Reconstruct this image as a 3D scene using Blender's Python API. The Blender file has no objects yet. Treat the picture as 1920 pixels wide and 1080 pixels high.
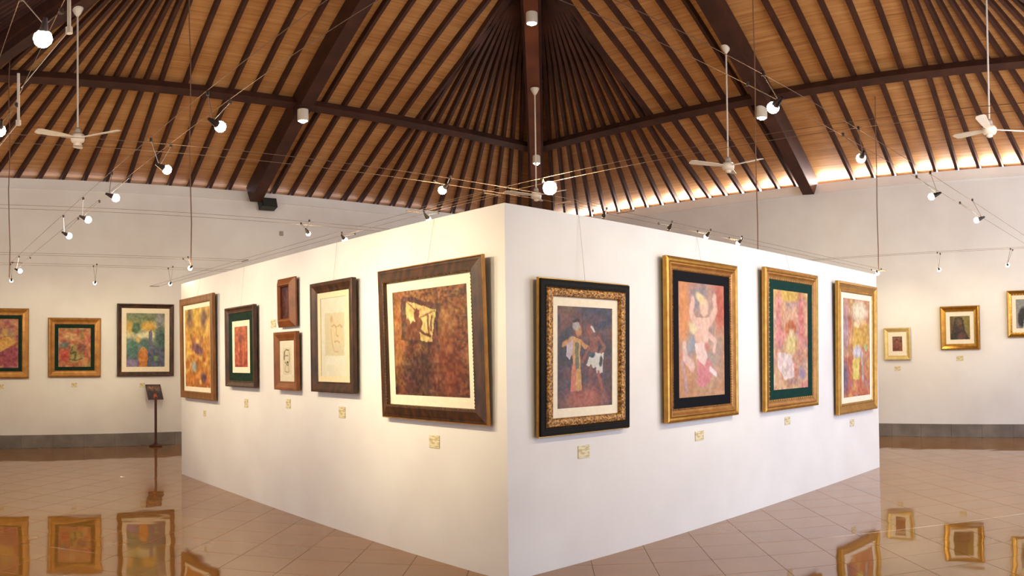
import bpy, bmesh, math, random
import numpy as np
from mathutils import Vector, Matrix

C = bpy.context.scene.collection
random.seed(7)
PI = math.pi

# ------------------------------------------------------------------ camera
EYE = 1.6
F = 1531.0                                   # pixels per radian of the panorama
AW, PIT, ROLL = -0.743, 0.018, -0.012        # heading of the +y wall, pitch, roll
def local_to_world(v):
    X, Y, Z = v
    c, s = math.cos(ROLL), math.sin(ROLL); X, Z = c*X - s*Z, s*X + c*Z
    c, s = math.cos(PIT), math.sin(PIT);   Y, Z = c*Y - s*Z, s*Y + c*Z
    a = AW + PI/2
    return Vector((X*math.sin(a) + Y*math.cos(a), X*math.sin(AW) + Y*math.cos(AW), Z))
cd = bpy.data.cameras.new('camera'); cam = bpy.data.objects.new('camera', cd); C.objects.link(cam)
right, fwd, up = local_to_world((1,0,0)), local_to_world((0,1,0)), local_to_world((0,0,1))
m = Matrix((right, up, -fwd)).transposed().to_4x4(); m.translation = (0, 0, EYE)
cam.matrix_world = m
cd.type = 'PANO'
for holder in (cd, getattr(cd, 'cycles', None)):
    try:
        holder.panorama_type = 'EQUIRECTANGULAR'
        holder.longitude_min, holder.longitude_max = -960/F, 960/F
        holder.latitude_min, holder.latitude_max = -433/F, 647/F
    except Exception:
        pass
bpy.context.scene.camera = cam

# ------------------------------------------------------------------ world, exposure, daylight
sc = bpy.context.scene
sc.view_settings.view_transform = 'Standard'
try: sc.view_settings.look = 'None'
except Exception: pass
sc.view_settings.gamma = 1.0
sc.view_settings.use_curve_mapping = False
sc.view_settings.exposure = -0.10
w = bpy.data.worlds.new('daylight_sky'); sc.world = w; w.use_nodes = True
w.node_tree.nodes['Background'].inputs[0].default_value = (0.62, 0.74, 1.0, 1)
w.node_tree.nodes['Background'].inputs[1].default_value = 1.0

def area(name, loc, target, sx, sy, power, col):
    l = bpy.data.lights.new(name, 'AREA'); l.shape = 'RECTANGLE'; l.size = sx; l.size_y = sy
    l.energy = power; l.color = col
    o = bpy.data.objects.new(name, l); C.objects.link(o); o.location = loc
    o.rotation_euler = (Vector(target) - Vector(loc)).to_track_quat('-Z', 'Y').to_euler()
    return o
DAY = (0.74, 0.83, 1.0)
area('doorway_daylight', (8.6, -1.60, 1.70), (8.6, 3, 1.70), 8.1, 3.2, 290, DAY)        # open doors behind the camera's right shoulder
area('side_opening_fill', (-1.50, 7.0, 1.6), (3, 7.0, 1.6), 4.9, 2.9, 50, (1.0, 0.86, 0.68))   # warm fill added through a made-up opening on the left
area('added_high_fill', (9.4, -1.60, 4.35), (14.8, 3.5, 3.7), 7.8, 0.75, 330, (0.98, 0.95, 0.92))   # fill added to lift the upper right wall, no known windows
area('added_side_high_fill', (-1.50, 8.0, 4.35), (4.5, 15.0, 3.6), 7.8, 0.75, 130, (1.0, 0.88, 0.80))  # matching fill added to lift the upper left wall
# added unseen lights on the wall tops, standing in for daylight under the eaves
area('eaves_fill_right', (14.868, 6.8, 5.106), (13.868, 6.8, 5.95), 15.6, 0.05, 620, (0.97, 0.98, 1.0))
area('eaves_fill_left', (6.7, 15.133, 5.106), (6.7, 14.133, 5.95), 15.6, 0.05, 14, (0.72, 0.80, 1.0))

# ------------------------------------------------------------------ helpers
def srgb(r, g, b):
    f = lambda c: c/12.92 if c <= 0.04045 else ((c+0.055)/1.055)**2.4
    return (f(r/255), f(g/255), f(b/255), 1)

class MB:
    def __init__(s): s.v = []; s.f = []; s.mi = []
    def add(s, vs, fs, mi=0):
        n = len(s.v); s.v += [tuple(p) for p in vs]; s.f += [tuple(i+n for i in q) for q in fs]; s.mi += [mi]*len(fs)
    def box(s, lo, hi, mi=0, M=None):
        x0,y0,z0 = lo; x1,y1,z1 = hi
        v = [Vector(p) for p in ((x0,y0,z0),(x1,y0,z0),(x1,y1,z0),(x0,y1,z0),(x0,y0,z1),(x1,y0,z1),(x1,y1,z1),(x0,y1,z1))]
        if M is not None: v = [M @ p for p in v]
        s.add(v, [(0,3,2,1),(4,5,6,7),(0,1,5,4),(1,2,6,5),(2,3,7,6),(3,0,4,7)], mi)
    def bevbox(s, lo, hi, b, mi=0, M=None):
        # box whose top (+z) edges are chamfered by b
        x0,y0,z0 = lo; x1,y1,z1 = hi
        v = [(x0,y0,z0),(x1,y0,z0),(x1,y1,z0),(x0,y1,z0),(x0,y0,z1-b),(x1,y0,z1-b),(x1,y1,z1-b),(x0,y1,z1-b),
             (x0+b,y0+b,z1),(x1-b,y0+b,z1),(x1-b,y1-b,z1),(x0+b,y1-b,z1)]
        v = [Vector(p) for p in v]
        if M is not None: v = [M @ p for p in v]
        s.add(v, [(0,3,2,1),(0,1,5,4),(1,2,6,5),(2,3,7,6),(3,0,4,7),(4,5,9,8),(5,6,10,9),(6,7,11,10),(7,4,8,11),(8,9,10,11)], mi)
    def tube(s, a, b, r, n=6, r2=None, caps=True, mi=0):
        a, b = Vector(a), Vector(b); r2 = r if r2 is None else r2
        d = (b-a).normalized(); u = d.orthogonal().normalized(); w_ = d.cross(u)
        vs = []
        for p, rr in ((a, r), (b, r2)):
            for i in range(n):
                t = 2*PI*i/n; vs.append(p + (u*math.cos(t) + w_*math.sin(t))*rr)
        fs = [(i, (i+1)%n, n+(i+1)%n, n+i) for i in range(n)]
        if caps: fs += [tuple(range(n))[::-1], tuple(range(n, 2*n))]
        s.add(vs, fs, mi)
    def lathe(s, prof, o=(0,0,0), n=16, M=None, mi=0):
        vs = []; fs = []
        for r, z in prof:
            for i in range(n):
                t = 2*PI*i/n; p = Vector((o[0]+r*math.cos(t), o[1]+r*math.sin(t), o[2]+z)); vs.append(M @ p if M is not None else p)
        for k in range(len(prof)-1):
            for i in range(n):
                fs.append((k*n+i, k*n+(i+1)%n, (k+1)*n+(i+1)%n, (k+1)*n+i))
        fs.append(tuple(range(n))[::-1]); fs.append(tuple((len(prof)-1)*n+i for i in range(n)))
        s.add(vs, fs, mi)
    def beam(s, a, b, wid, dep, updir, mi=0, side=None):
        """bar from a to b; a,b on the top centre line, depth hangs along -updir"""
        a, b = Vector(a), Vector(b); d = (b-a).normalized(); u = Vector(updir)
        u = (u - d*u.dot(d)).normalized(); sd = d.cross(u).normalized()
        vs = []
        for p in (a, b):
            for x, z in ((-1,0),(1,0),(1,-1),(-1,-1)):
                vs.append(p + sd*x*wid/2 + u*z*dep)
        s.add(vs, [(0,1,2,3),(7,6,5,4),(0,4,5,1),(1,5,6,2),(2,6,7,3),(3,7,4,0)], mi)
    def mesh(s, name, mats):
        me = bpy.data.meshes.new(name); me.from_pydata(s.v, [], s.f); me.update()
        if not isinstance(mats, (list, tuple)): mats = [mats]
        for m_ in mats: me.materials.append(m_)
        if len(mats) > 1:
            for p, k in zip(me.polygons, s.mi): p.material_index = k
        bm = bmesh.new(); bm.from_mesh(me); bmesh.ops.recalc_face_normals(bm, faces=bm.faces[:]); bm.to_mesh(me); bm.free()
        return me
    def build(s, name, mats, parent=None, smooth=False, M=None):
        me = s.mesh(name, mats)
        if smooth:
            for p in me.polygons: p.use_smooth = True
        o = bpy.data.objects.new(name, me); C.objects.link(o)
        if parent is not None: o.parent = parent
        if M is not None: o.matrix_local = M
        return o

def tag(o, label, cat, group=None):
    o['label'] = label; o['category'] = cat
    if group: o['group'] = group
    return o
def thing(name, label, cat, M=None, group=None):
    o = bpy.data.objects.new(name, None); o.empty_display_size = 0.1; C.objects.link(o)
    if M is not None: o.matrix_world = M
    return tag(o, label, cat, group)
def struct(o): o['kind'] = 'structure'; return o

# ------------------------------------------------------------------ materials
def new_mat(name):
    m_ = bpy.data.materials.new(name); m_.use_nodes = True
    nt = m_.node_tree; return m_, nt, nt.nodes['Principled BSDF']
def ramp(nt, fac, stops):
    r = nt.nodes.new('ShaderNodeValToRGB'); nt.links.new(fac, r.inputs[0])
    e = r.color_ramp.elements
    while len(e) < len(stops): e.new(0.5)
    for k, (p, c) in enumerate(stops): e[k].position = p; e[k].color = c
    return r.outputs[0]
def noise(nt, scale, detail=3, vec=None, rough=0.5):
    n = nt.nodes.new('ShaderNodeTexNoise'); n.inputs['Scale'].default_value = scale; n.inputs['Detail'].default_value = detail
    n.inputs['Roughness'].default_value = rough
    if vec is not None: nt.links.new(vec, n.inputs['Vector'])
    return n.outputs['Fac']
def objco(nt, scale=(1,1,1), rot=(0,0,0), geo=False):
    if geo:
        g = nt.nodes.new('ShaderNodeNewGeometry'); src = g.outputs['Position']
    else:
        g = nt.nodes.new('ShaderNodeTexCoord'); src = g.outputs['Object']
    mp = nt.nodes.new('ShaderNodeMapping'); mp.inputs['Scale'].default_value = scale; mp.inputs['Rotation'].default_value = rot
    nt.links.new(src, mp.inputs[0]); return mp.outputs[0]
def bump(nt, bs, h, strength, dist=0.01):
    b = nt.nodes.new('ShaderNodeBump'); b.inputs['Strength'].default_value = strength; b.inputs['Distance'].default_value = dist
    nt.links.new(h, b.inputs['Height']); nt.links.new(b.outputs[0], bs.inputs['Normal'])
def simple(name, c1, c2=None, rough=0.5, metal=0.0, scale=8, stretch=(1,1,1), bmp=0.0, geo=False, coat=0.0, detail=3):
    m_, nt, bs = new_mat(name)
    co = objco(nt, stretch, geo=geo); n = noise(nt, scale, detail, co)
    nt.links.new(ramp(nt, n, [(0.35, c1), (0.68, c2 or c1)]), bs.inputs['Base Color'])
    bs.inputs['Roughness'].default_value = rough; bs.inputs['Metallic'].default_value = metal
    if coat: bs.inputs['Coat Weight'].default_value = coat; bs.inputs['Coat Roughness'].default_value = 0.05
    if bmp: bump(nt, bs, n, bmp)
    return m_
def emit(name, col, strength):
    m_, nt, bs = new_mat(name)
    bs.inputs['Base Color'].default_value = col
    bs.inputs['Emission Color'].default_value = col; bs.inputs['Emission Strength'].default_value = strength
    return m_

PLASTER = simple('white_plaster', srgb(230,224,220), srgb(238,234,230), 0.85, scale=1.3, geo=True, bmp=0.05)
STONE = simple('grey_stone', srgb(112,104,98), srgb(138,128,120), 0.45, scale=3, geo=True)
GROUT = simple('grout', srgb(124,88,50), srgb(132,96,56), 0.7)
DARK = simple('dark_timber', srgb(52,24,14), srgb(72,36,22), 0.6, scale=3, stretch=(1,1,1), geo=True, bmp=0.1)
BEAMW = simple('lit_red_brown_timber', srgb(86,42,24), srgb(108,56,32), 0.5, scale=2.5, geo=True, bmp=0.1)
GOLD = simple('gold_leaf', srgb(164,116,46), srgb(184,138,62), 0.27, 0.75, scale=14, bmp=0.06)
PALEGOLD = simple('pale_gold', srgb(206,178,110), srgb(222,196,132), 0.4, 0.35, scale=14, bmp=0.05)
COPPER = simple('copper_gold', srgb(150,100,44), srgb(174,122,58), 0.36, 0.45, scale=12, bmp=0.06)
ORNATE = simple('ornate_bronze', srgb(96,60,26), srgb(196,142,74), 0.42, 0.45, scale=55, bmp=0.9, detail=1)
BROWNF = simple('brown_wood_frame', srgb(112,70,28), srgb(138,90,40), 0.5, 0.0, scale=5, stretch=(3,3,1), bmp=0.1)
DBROWN = simple('dark_walnut_frame', srgb(42,23,10), srgb(82,46,22), 0.5, 0.0, scale=6, stretch=(3,3,1), bmp=0.12)
CHEST = simple('chestnut_frame', srgb(108,58,24), srgb(136,78,36), 0.5, scale=6, bmp=0.08)
BLACKF = simple('black_lacquer', srgb(13,9,5), srgb(22,16,9), 0.6, scale=5)
GREENM = simple('dark_green_mat', srgb(20,40,30), srgb(28,52,40), 0.8, scale=30)
TEALM = simple('teal_mat', srgb(10,48,42), srgb(15,58,50), 0.8, scale=30)
NAVYM = simple('black_navy_mat', srgb(9,9,16), srgb(14,14,22), 0.8, scale=30)
CREAM = simple('cream_mat', srgb(236,222,196), srgb(242,230,206), 0.85, scale=30)
BEIGE = simple('beige_mat', srgb(222,206,168), srgb(228,212,176), 0.85, scale=30)
CABLE = simple('cable_steel', srgb(118,92,74), None, 0.9)
PICWIRE = simple('pale_picture_wire', srgb(196,184,172), None, 0.7)
ROPE = simple('brown_cable', srgb(118,84,58), None, 0.7)
CHROME = simple('chrome', srgb(210,205,200), None, 0.2, 0.9)
HEAD = simple('dark_metal_head', srgb(66,54,50), None, 0.4, 0.6)
WHITEM = simple('white_enamel', srgb(222,208,188), srgb(230,218,200), 0.4)
WHITEROD = simple('white_rod', srgb(214,200,186), None, 0.4)
BLACKP = simple('black_plastic', srgb(20,20,20), srgb(30,30,28), 0.5)
REDW = simple('reddish_wood', srgb(66,22,18), srgb(84,32,24), 0.4)
BULB = emit('halogen_bulb', (1.0, 0.88, 0.72, 1), 60)
BULB2 = emit('downlight_bulb', (1.0, 0.97, 0.78, 1), 60)
GREYP = simple('grey_plastic', srgb(168,152,140), None, 0.6)

def deck_mat(name, sc3):
    m_, nt, bs = new_mat(name)
    co = objco(nt, sc3, geo=True); lines = noise(nt, 1.0, 4, co, 0.62)
    co2 = objco(nt, (1.6,1.6,1.6), geo=True); big = noise(nt, 1.0, 3, co2)
    mx = nt.nodes.new('ShaderNodeMix'); mx.data_type = 'FLOAT'; mx.inputs[0].default_value = 0.35
    nt.links.new(lines, mx.inputs[2]); nt.links.new(big, mx.inputs[3])
    col = ramp(nt, mx.outputs[0], [(0.30, srgb(148,94,50)), (0.5, srgb(186,130,76)), (0.70, srgb(210,160,104))])
    nt.links.new(col, bs.inputs['Base Color']); bs.inputs['Roughness'].default_value = 0.38
    bump(nt, bs, lines, 0.3)
    return m_
DECKY = deck_mat('reed_matting_left', (0.7, 26, 26))
DECKX = deck_mat('reed_matting_right', (26, 0.7, 26))

def tile_mat():
    m_, nt, bs = new_mat('polished_tile')
    co = objco(nt, (1,1,1), geo=True)
    n = noise(nt, 1.4, 5, co); oi = nt.nodes.new('ShaderNodeObjectInfo')
    mx = nt.nodes.new('ShaderNodeMix'); mx.data_type = 'FLOAT'; mx.inputs[0].default_value = 0.16
    nt.links.new(n, mx.inputs[2]); nt.links.new(oi.outputs['Random'], mx.inputs[3])
    nt.links.new(ramp(nt, mx.outputs[0], [(0.3, srgb(144,94,34)), (0.7, srgb(158,108,44))]), bs.inputs['Base Color'])
    bs.inputs['Roughness'].default_value = 0.035
    bs.inputs['IOR'].default_value = 1.52
    co3 = objco(nt, (1,1,1), geo=True); wv = noise(nt, 2.2, 1, co3)
    bump(nt, bs, wv, 0.12, 0.02)
    return m_
TILE = tile_mat()

def art_mat():
    m_, nt, bs = new_mat('painted_canvas')
    a = nt.nodes.new('ShaderNodeAttribute'); a.attribute_name = 'paint'
    nt.links.new(a.outputs['Color'], bs.inputs['Base Color']); bs.inputs['Roughness'].default_value = 0.55
    bump(nt, bs, noise(nt, 120, 3, objco(nt)), 0.12, 0.003)
    return m_
for m_ in (NAVYM, BLACKF, GREENM, TEALM):
    m_.node_tree.nodes['Principled BSDF'].inputs['Specular IOR Level'].default_value = 0.15
ART = art_mat()
def card_mat():
    m_, nt, bs = new_mat('printed_card')
    co = objco(nt, (14, 14, 110)); n = noise(nt, 1.0, 1, co)
    nt.links.new(ramp(nt, n, [(0.40, srgb(196,176,128)), (0.55, srgb(228,216,180))]), bs.inputs['Base Color'])
    bs.inputs['Roughness'].default_value = 0.6
    return m_
CARD = card_mat()

# ------------------------------------------------------------------ room shell
XW, YW = 14.811, 15.076           # inner faces of the right and left walls seen ahead
X0, Y0 = -1.456, -1.556           # inner faces of the walls beside / behind the camera
HW = 5.10                         # wall top = underside of the rafters there
T = math.tan(math.radians(30))
RD = 0.13                        # vertical height of rafters (gap under the deck at the wall)
TH = 0.08
b = MB(); b.box((X0-TH, YW, -0.05), (XW+TH, YW+TH, HW)); wall_left = struct(b.build('wall_left', PLASTER))
b = MB(); b.box((XW, Y0-TH, -0.05), (XW+TH, YW, HW)); wall_right = struct(b.build('wall_right', PLASTER))
b = MB()                           # wall behind: wide doorway x 4.5..12.7
b.box((X0-TH, Y0-TH, 0), (4.5, Y0, HW)); b.box((12.7, Y0-TH, 0), (XW, Y0, HW)); b.box((4.5, Y0-TH, 3.4), (12.7, Y0, 3.9)); b.box((4.5, Y0-TH, 4.8), (12.7, Y0, HW))  # high slot left open for the added upper-wall fill
b.box((4.5, Y0-TH, 3.9), (5.4, Y0, 4.8))
struct(b.build('wall_back', PLASTER))
b = MB()                           # side wall with openings added for the fill lights, y 4.5..9.5
b.box((X0-TH, Y0, 0), (X0, 4.5, HW)); b.box((X0-TH, 9.5, 0), (X0, YW, HW)); b.box((X0-TH, 4.5, 3.1), (X0, 9.5, 3.9)); b.box((X0-TH, 4.5, 4.8), (X0, 9.5, HW))
struct(b.build('wall_side', PLASTER))
# fine ledge along the top of the two walls ahead
b = MB(); b.box((X0, YW-0.03, 4.90), (XW, YW, 4.93)); struct(b.build('trim_1', PLASTER))
b = MB(); b.box((XW-0.03, Y0, 4.90), (XW, YW-0.03, 4.93)); struct(b.build('trim_2', PLASTER))
# stone skirting, slab by slab
def skirting(name, axis):
    b = MB(); L0, L1 = (X0, XW-0.03) if axis == 0 else (Y0, YW)
    if axis == 0: b.box((L0, YW-0.010, 0), (L1, YW, 0.235))
    else: b.box((XW-0.010, L0, 0), (XW, L1-0.02, 0.235))
    root = struct(b.build(name, STONE))
    s = MB(); s.box((0.002, -0.022, 0.001), (0.598, 0, 0.245)); me = s.mesh('stone_slab', STONE)
    k = 0; a = L0
    while a < L1 - 0.6:
        o = bpy.data.objects.new('stone_slab', me); C.objects.link(o); o.parent = root
        if axis == 0: o.location = (a, YW, 0)
        else: o.location = (XW, a+0.6, 0); o.rotation_euler = (0, 0, -PI/2)
        a += 0.6
skirting('baseboard_left', 0); skirting('baseboard_right', 1)

# partition: L-shaped free-standing wall whose corner points at the camera
PX, PY, PH = 3.858, 4.262, 2.72
b = MB()
v = [(PX,PY),(10.66,PY),(10.66,PY+0.2),(PX+0.2,PY+0.2),(PX+0.2,10.98),(PX,10.98)]
vs = [(x,y,0) for x,y in v] + [(x,y,PH) for x,y in v]
b.add(vs, [(0,1,7,6),(1,2,8,7),(2,3,9,8),(3,4,10,9),(4,5,11,10),(5,0,6,11),(6,7,8,9),(6,9,10,11),(0,3,2,1),(0,5,4,3)])
part_wall = struct(b.build('wall_partition', PLASTER))

# floor: dark grout bed with polished tiles laid on the diagonal
b = MB(); b.box((X0-TH, Y0-TH, -0.2), (XW+TH, YW+TH, -0.006)); floor = struct(b.build('floor', GROUT))
q = 0.650/math.sqrt(2); g = 0.0026
tb = MB(); tb.bevbox((-q/2+g/2, -q/2+g/2, -0.012), (q/2-g/2, q/2-g/2, 0.0), 0.0015); tme = tb.mesh('floor_tile', TILE)
r2 = math.sqrt(0.5); spots = []
for i in range(-40, 60):
    for j in range(-50, 60):
        dd = 0.455 + 0.65*(i+0.5)            # x - y
        ss = 0.30 + 0.65*(j+0.5)             # x + y
        x, y = (ss+dd)/2, (ss-dd)/2
        if not (X0+0.1 < x < XW-0.1 and Y0+0.1 < y < YW-0.1): continue
        az = math.atan2(y*math.sin(AW) + x*math.sin(AW+PI/2), y*math.cos(AW) + x*math.cos(AW+PI/2))
        inside = (x > PX+0.3 and y > PY+0.3) and ((y-PY)/(x-PX) > 0.0)
        seen = abs(az) < 0.66 and math.hypot(x, y) > 4.7
        hid = x > PX+0.15 and y > PY+0.15 and (x/y > PX/10.98) and (x/y < 10.66/PY)
        spots.append((0 if (seen and not hid) else 1, math.hypot(x, y), x, y))
spots.sort()
rest = MB(); k = 0
for flag, d, x, y in spots:
    tx, ty = random.uniform(-1,1)*0.0006, random.uniform(-1,1)*0.0006
    if flag == 0 and k < 300:
        o = bpy.data.objects.new('floor_tile', tme); C.objects.link(o); o.parent = floor
        o.location = (x, y, 0); o.rotation_euler = (tx, ty, PI/4); k += 1
    else:
        rest.bevbox((-q/2+g/2, -q/2+g/2, -0.012), (q/2-g/2, q/2-g/2, 0.0), 0.0015,
                    M=Matrix.Translation((x, y, 0)) @ Matrix.Rotation(PI/4, 4, 'Z') @ Matrix.Rotation(tx, 4, 'X') @ Matrix.Rotation(ty, 4, 'Y'))
ro = rest.build('floor_tiling', TILE, floor); ro['kind'] = 'stuff'

# ------------------------------------------------------------------ roof
OV = 0.75                                     # overhang beyond the wall face
def zr(d): return HW + T*d                    # rafter underside height at distance d inside the wall line
EX0, EX1, EY0, EY1 = X0-OV, XW+OV, Y0-OV, YW+OV
hx = (XW-X0)/2; cx = (XW+X0)/2
ze, zp = zr(-OV)+RD, zr(hx)+RD
ra, rb_ = (cx, YW-hx, zp), (cx, Y0+hx, zp)
b = MB()
up_ = 0.06
P = [(EX0,EY1,ze),(EX1,EY1,ze),(EX1,EY0,ze),(EX0,EY0,ze),ra,rb_]
b.add(P, [(0,1,4)], 0); b.add(P, [(1,2,5,4)], 1); b.add(P, [(2,3,5)], 0); b.add(P, [(3,0,4,5)], 1)
P2 = [(p[0], p[1], p[2]+up_) for p in P]
b.add(P2, [(0,4,1),(2,5,3)], 0); b.add(P2, [(1,4,5,2),(3,5,4,0)], 1)
me = bpy.data.meshes.new('ceiling'); me.from_pydata(b.v, [], b.f); me.materials.append(DECKY); me.materials.append(DECKX)
for p, kk in zip(me.polygons, b.mi): p.material_index = kk
ceiling = struct(bpy.data.objects.new('ceiling', me)); C.objects.link(ceiling)

D1 = 5.656                                    # fans gather at this distance inside the walls
def slope(axis):
    """returns f(a, d) -> point on the rafter underside; a runs along the wall, d inside it"""
    return {'L': lambda a, d: Vector((a, YW-d, zr(d))), 'R': lambda a, d: Vector((XW-d, a, zr(d))),
            'W': lambda a, d: Vector((X0+d, a, zr(d))), 'B': lambda a, d: Vector((a, Y0+d, zr(d)))}[axis]
NORM = {'L': (0,T,1), 'R': (T,0,1), 'W': (-T,0,1), 'B': (0,-T,1)}
RW = 0.062
lefts  = [4.60,5.02,5.44,5.86,6.28] + [7.27,7.69,8.11,8.54,8.97,9.38]
rights = [4.51,4.93,5.36,5.79,6.23,6.62][0:5] + [7.50,7.93,8.37,8.80,9.22,9.64]
apexL = (4.17, 9.15); apexR = (4.10, 9.42)
LEAN = {'L': 0.025, 'R': 0.07, 'W': 0.0, 'B': 0.0}
def rafter(sl, a0, d0, a1, d1, lean=None):
    k_ = LEAN[sl] if lean is None else lean
    a0 -= k_*(d0-2.2); a1 -= k_*(d1-2.2)
    f = slope(sl); n = Vector(NORM[sl]); off = Vector((0,0,RD))
    r = MB(); r.beam(f(a0, d0)+off, f(a1, d1)+off, RW, RD*math.cos(math.radians(30)), n); r.build('rafter', DARK, ceiling)
for sl, par, (aL, aR), lo, hi in (('L', lefts, apexL, X0, XW), ('R', rights, apexR, Y0, YW), ('W', rights, apexR, Y0, YW), ('B', lefts, apexL, X0, XW)):
    for a in par:
        dmax = min(hx, a-lo, hi-a) - 0.05
        rafter(sl, a, -OV+0.05, a, dmax)
    # fans towards both corners; the eaves spacing stays 0.425 m
    for s, ap, end in ((-1, aL, lo), (1, aR, hi)):
        a = par[0] if s < 0 else par[-1]
        while True:
            a += s*0.425
            if (a - end)*s > -0.18: break
            dx = (a-ap)/D1
            d0 = -OV+0.05
            rafter(sl, ap + dx*(D1-d0), d0, ap + dx*(0.10), D1-0.10)
# purlins, one per slope, below the rafters; ring beam at the fan heads
for sl, lo, hi in (('L', X0, XW), ('R', Y0, YW), ('W', Y0, YW), ('B', X0, XW)):
    f = slope(sl); n = Vector(NORM[sl])
    for d, wd, dp in ((2.235, 0.16, 0.15), (D1, 0.20, 0.18)):
        r = MB(); r.beam(f(lo+d, d), f(hi-d, d), wd, dp, n); r.build('purlin', DARK, ceiling)
# hip beams
for cxy, s in (((XW,YW),(-1,-1)), ((X0,YW),(1,-1)), ((XW,Y0),(-1,1)), ((X0,Y0),(1,1))):
    pa = Vector((cxy[0], cxy[1], zr(0)+0.06)); pb = Vector((cxy[0]+s[0]*hx, cxy[1]+s[1]*hx, zr(hx)+0.06))
    r = MB(); r.beam(pa, pb, 0.34, 0.30, (0,0,1)); hb = r.build('hip_beam', DARK, ceiling)
    r = MB(); r.beam(pa+Vector((0,0,-0.26)), pb+Vector((0,0,-0.26)), 0.24, 0.20, (0,0,1)); r.build('hip_soffit', BEAMW if s == (-1,-1) else DARK, hb)  # central soffit coloured redder as lit underside, other hips dark as shaded
# deep main beams at the middle of each slope
for sl, a in (('L', 6.84), ('R', 7.28), ('W', 7.10), ('B', 6.80)):
    f = slope(sl); n = Vector(NORM[sl])
    ln = {'L': 0.035, 'R': 0.10}.get(sl, 0)
    r = MB(); r.beam(f(a, -0.02)+Vector((0,0,0.10)), f(a-ln*hx, hx-0.2)+Vector((0,0,0.10)), 0.25, 0.38, n); r.build('main_beam', DARK, ceiling)

# ------------------------------------------------------------------ paintings
def lerp(a, b_, t): return a + (b_-a)*t
def vnoise(rs, nx, ny, gx, gy):
    g_ = rs.random((gy+2, gx+2)); xs = np.linspace(0, gx, nx); ys = np.linspace(0, gy, ny)
    xi = np.minimum(xs.astype(int), gx); yi = np.minimum(ys.astype(int), gy); fx = xs-xi; fy = ys-yi
    fx = fx*fx*(3-2*fx); fy = fy*fy*(3-2*fy)
    A = g_[np.ix_(yi, xi)]; B = g_[np.ix_(yi, xi+1)]; D = g_[np.ix_(yi+1, xi)]; E_ = g_[np.ix_(yi+1, xi+1)]
    return lerp(lerp(A, B, fx[None,:]), lerp(D, E_, fx[None,:]), fy[:,None])-0.5
def smooth(x): x = np.clip(x, 0, 1); return x*x*(3-2*x)
def paint(nx, ny, ops, seed, grain=26, vert=1.0):
    """colour grid, row 0 = top; ops in unit coordinates, colours 0..255"""
    rs = np.random.RandomState(seed)
    U, V = np.meshgrid(np.linspace(0, 1, nx), np.linspace(0, 1, ny))
    wu = U + 0.022*vnoise(rs, nx, ny, 9, 12) + 0.014*vnoise(rs, nx, ny, 25, 30)
    wv = V + 0.022*vnoise(rs, nx, ny, 9, 12) + 0.014*vnoise(rs, nx, ny, 25, 30)
    img = np.zeros((ny, nx, 3))
    for op in ops:
        k = op[0]
        if k == 'g':                                    # vertical gradient
            st = op[1]
            for ch in range(3): img[..., ch] = np.interp(V, [s_[0] for s_ in st], [s_[1][ch] for s_ in st])
            continue
        if k == 'n':                                    # mottling towards a colour
            a = smooth((vnoise(rs, nx, ny, op[2], op[3])+0.5-op[4])*4)[..., None]*op[5]
        elif k == 'e':                                  # soft ellipse
            _, cx_, cy_, rx, ry, rot, _c, soft = op
            du, dv = wu-cx_, wv-cy_; c, s = math.cos(rot), math.sin(rot)
            r = np.hypot((du*c+dv*s)/rx, (-du*s+dv*c)/ry); a = smooth((1-r)/max(soft,1e-3)+0.5)[..., None]
        elif k == 'l':                                  # stroke through points
            pts, wd = op[2], op[3]; r = np.full(U.shape, 9.0)
            for (x0,y0),(x1,y1) in zip(pts, pts[1:]):
                L = max((x1-x0)**2+(y1-y0)**2, 1e-9); t = np.clip(((wu-x0)*(x1-x0)+(wv-y0)*(y1-y0))/L, 0, 1)
                r = np.minimum(r, np.hypot(wu-x0-t*(x1-x0), wv-y0-t*(y1-y0)))
            a = smooth((wd-r)/(wd*0.7)+0.3)[..., None]*(op[4] if len(op) > 4 else 1)
        elif k == 'p':                                  # polygon
            pts = op[2]; ins = np.zeros(U.shape, bool)
            for (x0,y0),(x1,y1) in zip(pts, pts[1:]+pts[:1]):
                cr = ((y0 > wv) != (y1 > wv)) & (wu < (x1-x0)*(wv-y0)/((y1-y0) if y1 != y0 else 1e-9)+x0); ins ^= cr
            a = ins[..., None]*(op[3] if len(op) > 3 else 1.0)
        col = np.array(op[6] if k == 'e' else op[1], float)
        img = img*(1-a) + col*a
    gr = vnoise(rs, nx, ny, max(nx//3,2), max(int(ny/3/vert),2))*grain*1.6 + vnoise(rs, nx, ny, 12, int(16/vert))*grain
    hue = np.stack([vnoise(rs, nx, ny, 14, 18) for _ in range(3)], -1)*grain*0.45
    img = np.clip(img + gr[..., None] + hue, 0, 255); gy_ = img.mean(-1, keepdims=True)
    return (gy_ + (img-gy_)*0.86)*0.90
def canvas_mesh(w_, h_, img):
    ny, nx = img.shape[:2]
    X, Z = np.meshgrid(np.linspace(0, w_, nx), np.linspace(h_, 0, ny))
    co = np.stack([X, np.zeros_like(X), Z], -1).reshape(-1, 3)
    i = np.arange((ny-1)*(nx-1)); r = i//(nx-1); c = i % (nx-1); a = r*nx+c
    fs = np.stack([a, a+nx, a+nx+1, a+1], 1)
    me_ = bpy.data.meshes.new('canvas'); me_.from_pydata(co.tolist(), [], fs.tolist()); me_.update()
    s = img.reshape(-1, 3)/255; lin = np.where(s <= 0.04045, s/12.92, ((s+0.055)/1.055)**2.4)
    at = me_.color_attributes.new('paint', 'FLOAT_COLOR', 'POINT')
    at.data.foreach_set('color', np.concatenate([lin, np.ones((len(lin), 1))], 1).astype(np.float32).ravel())
    me_.materials.append(ART); return me_

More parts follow.
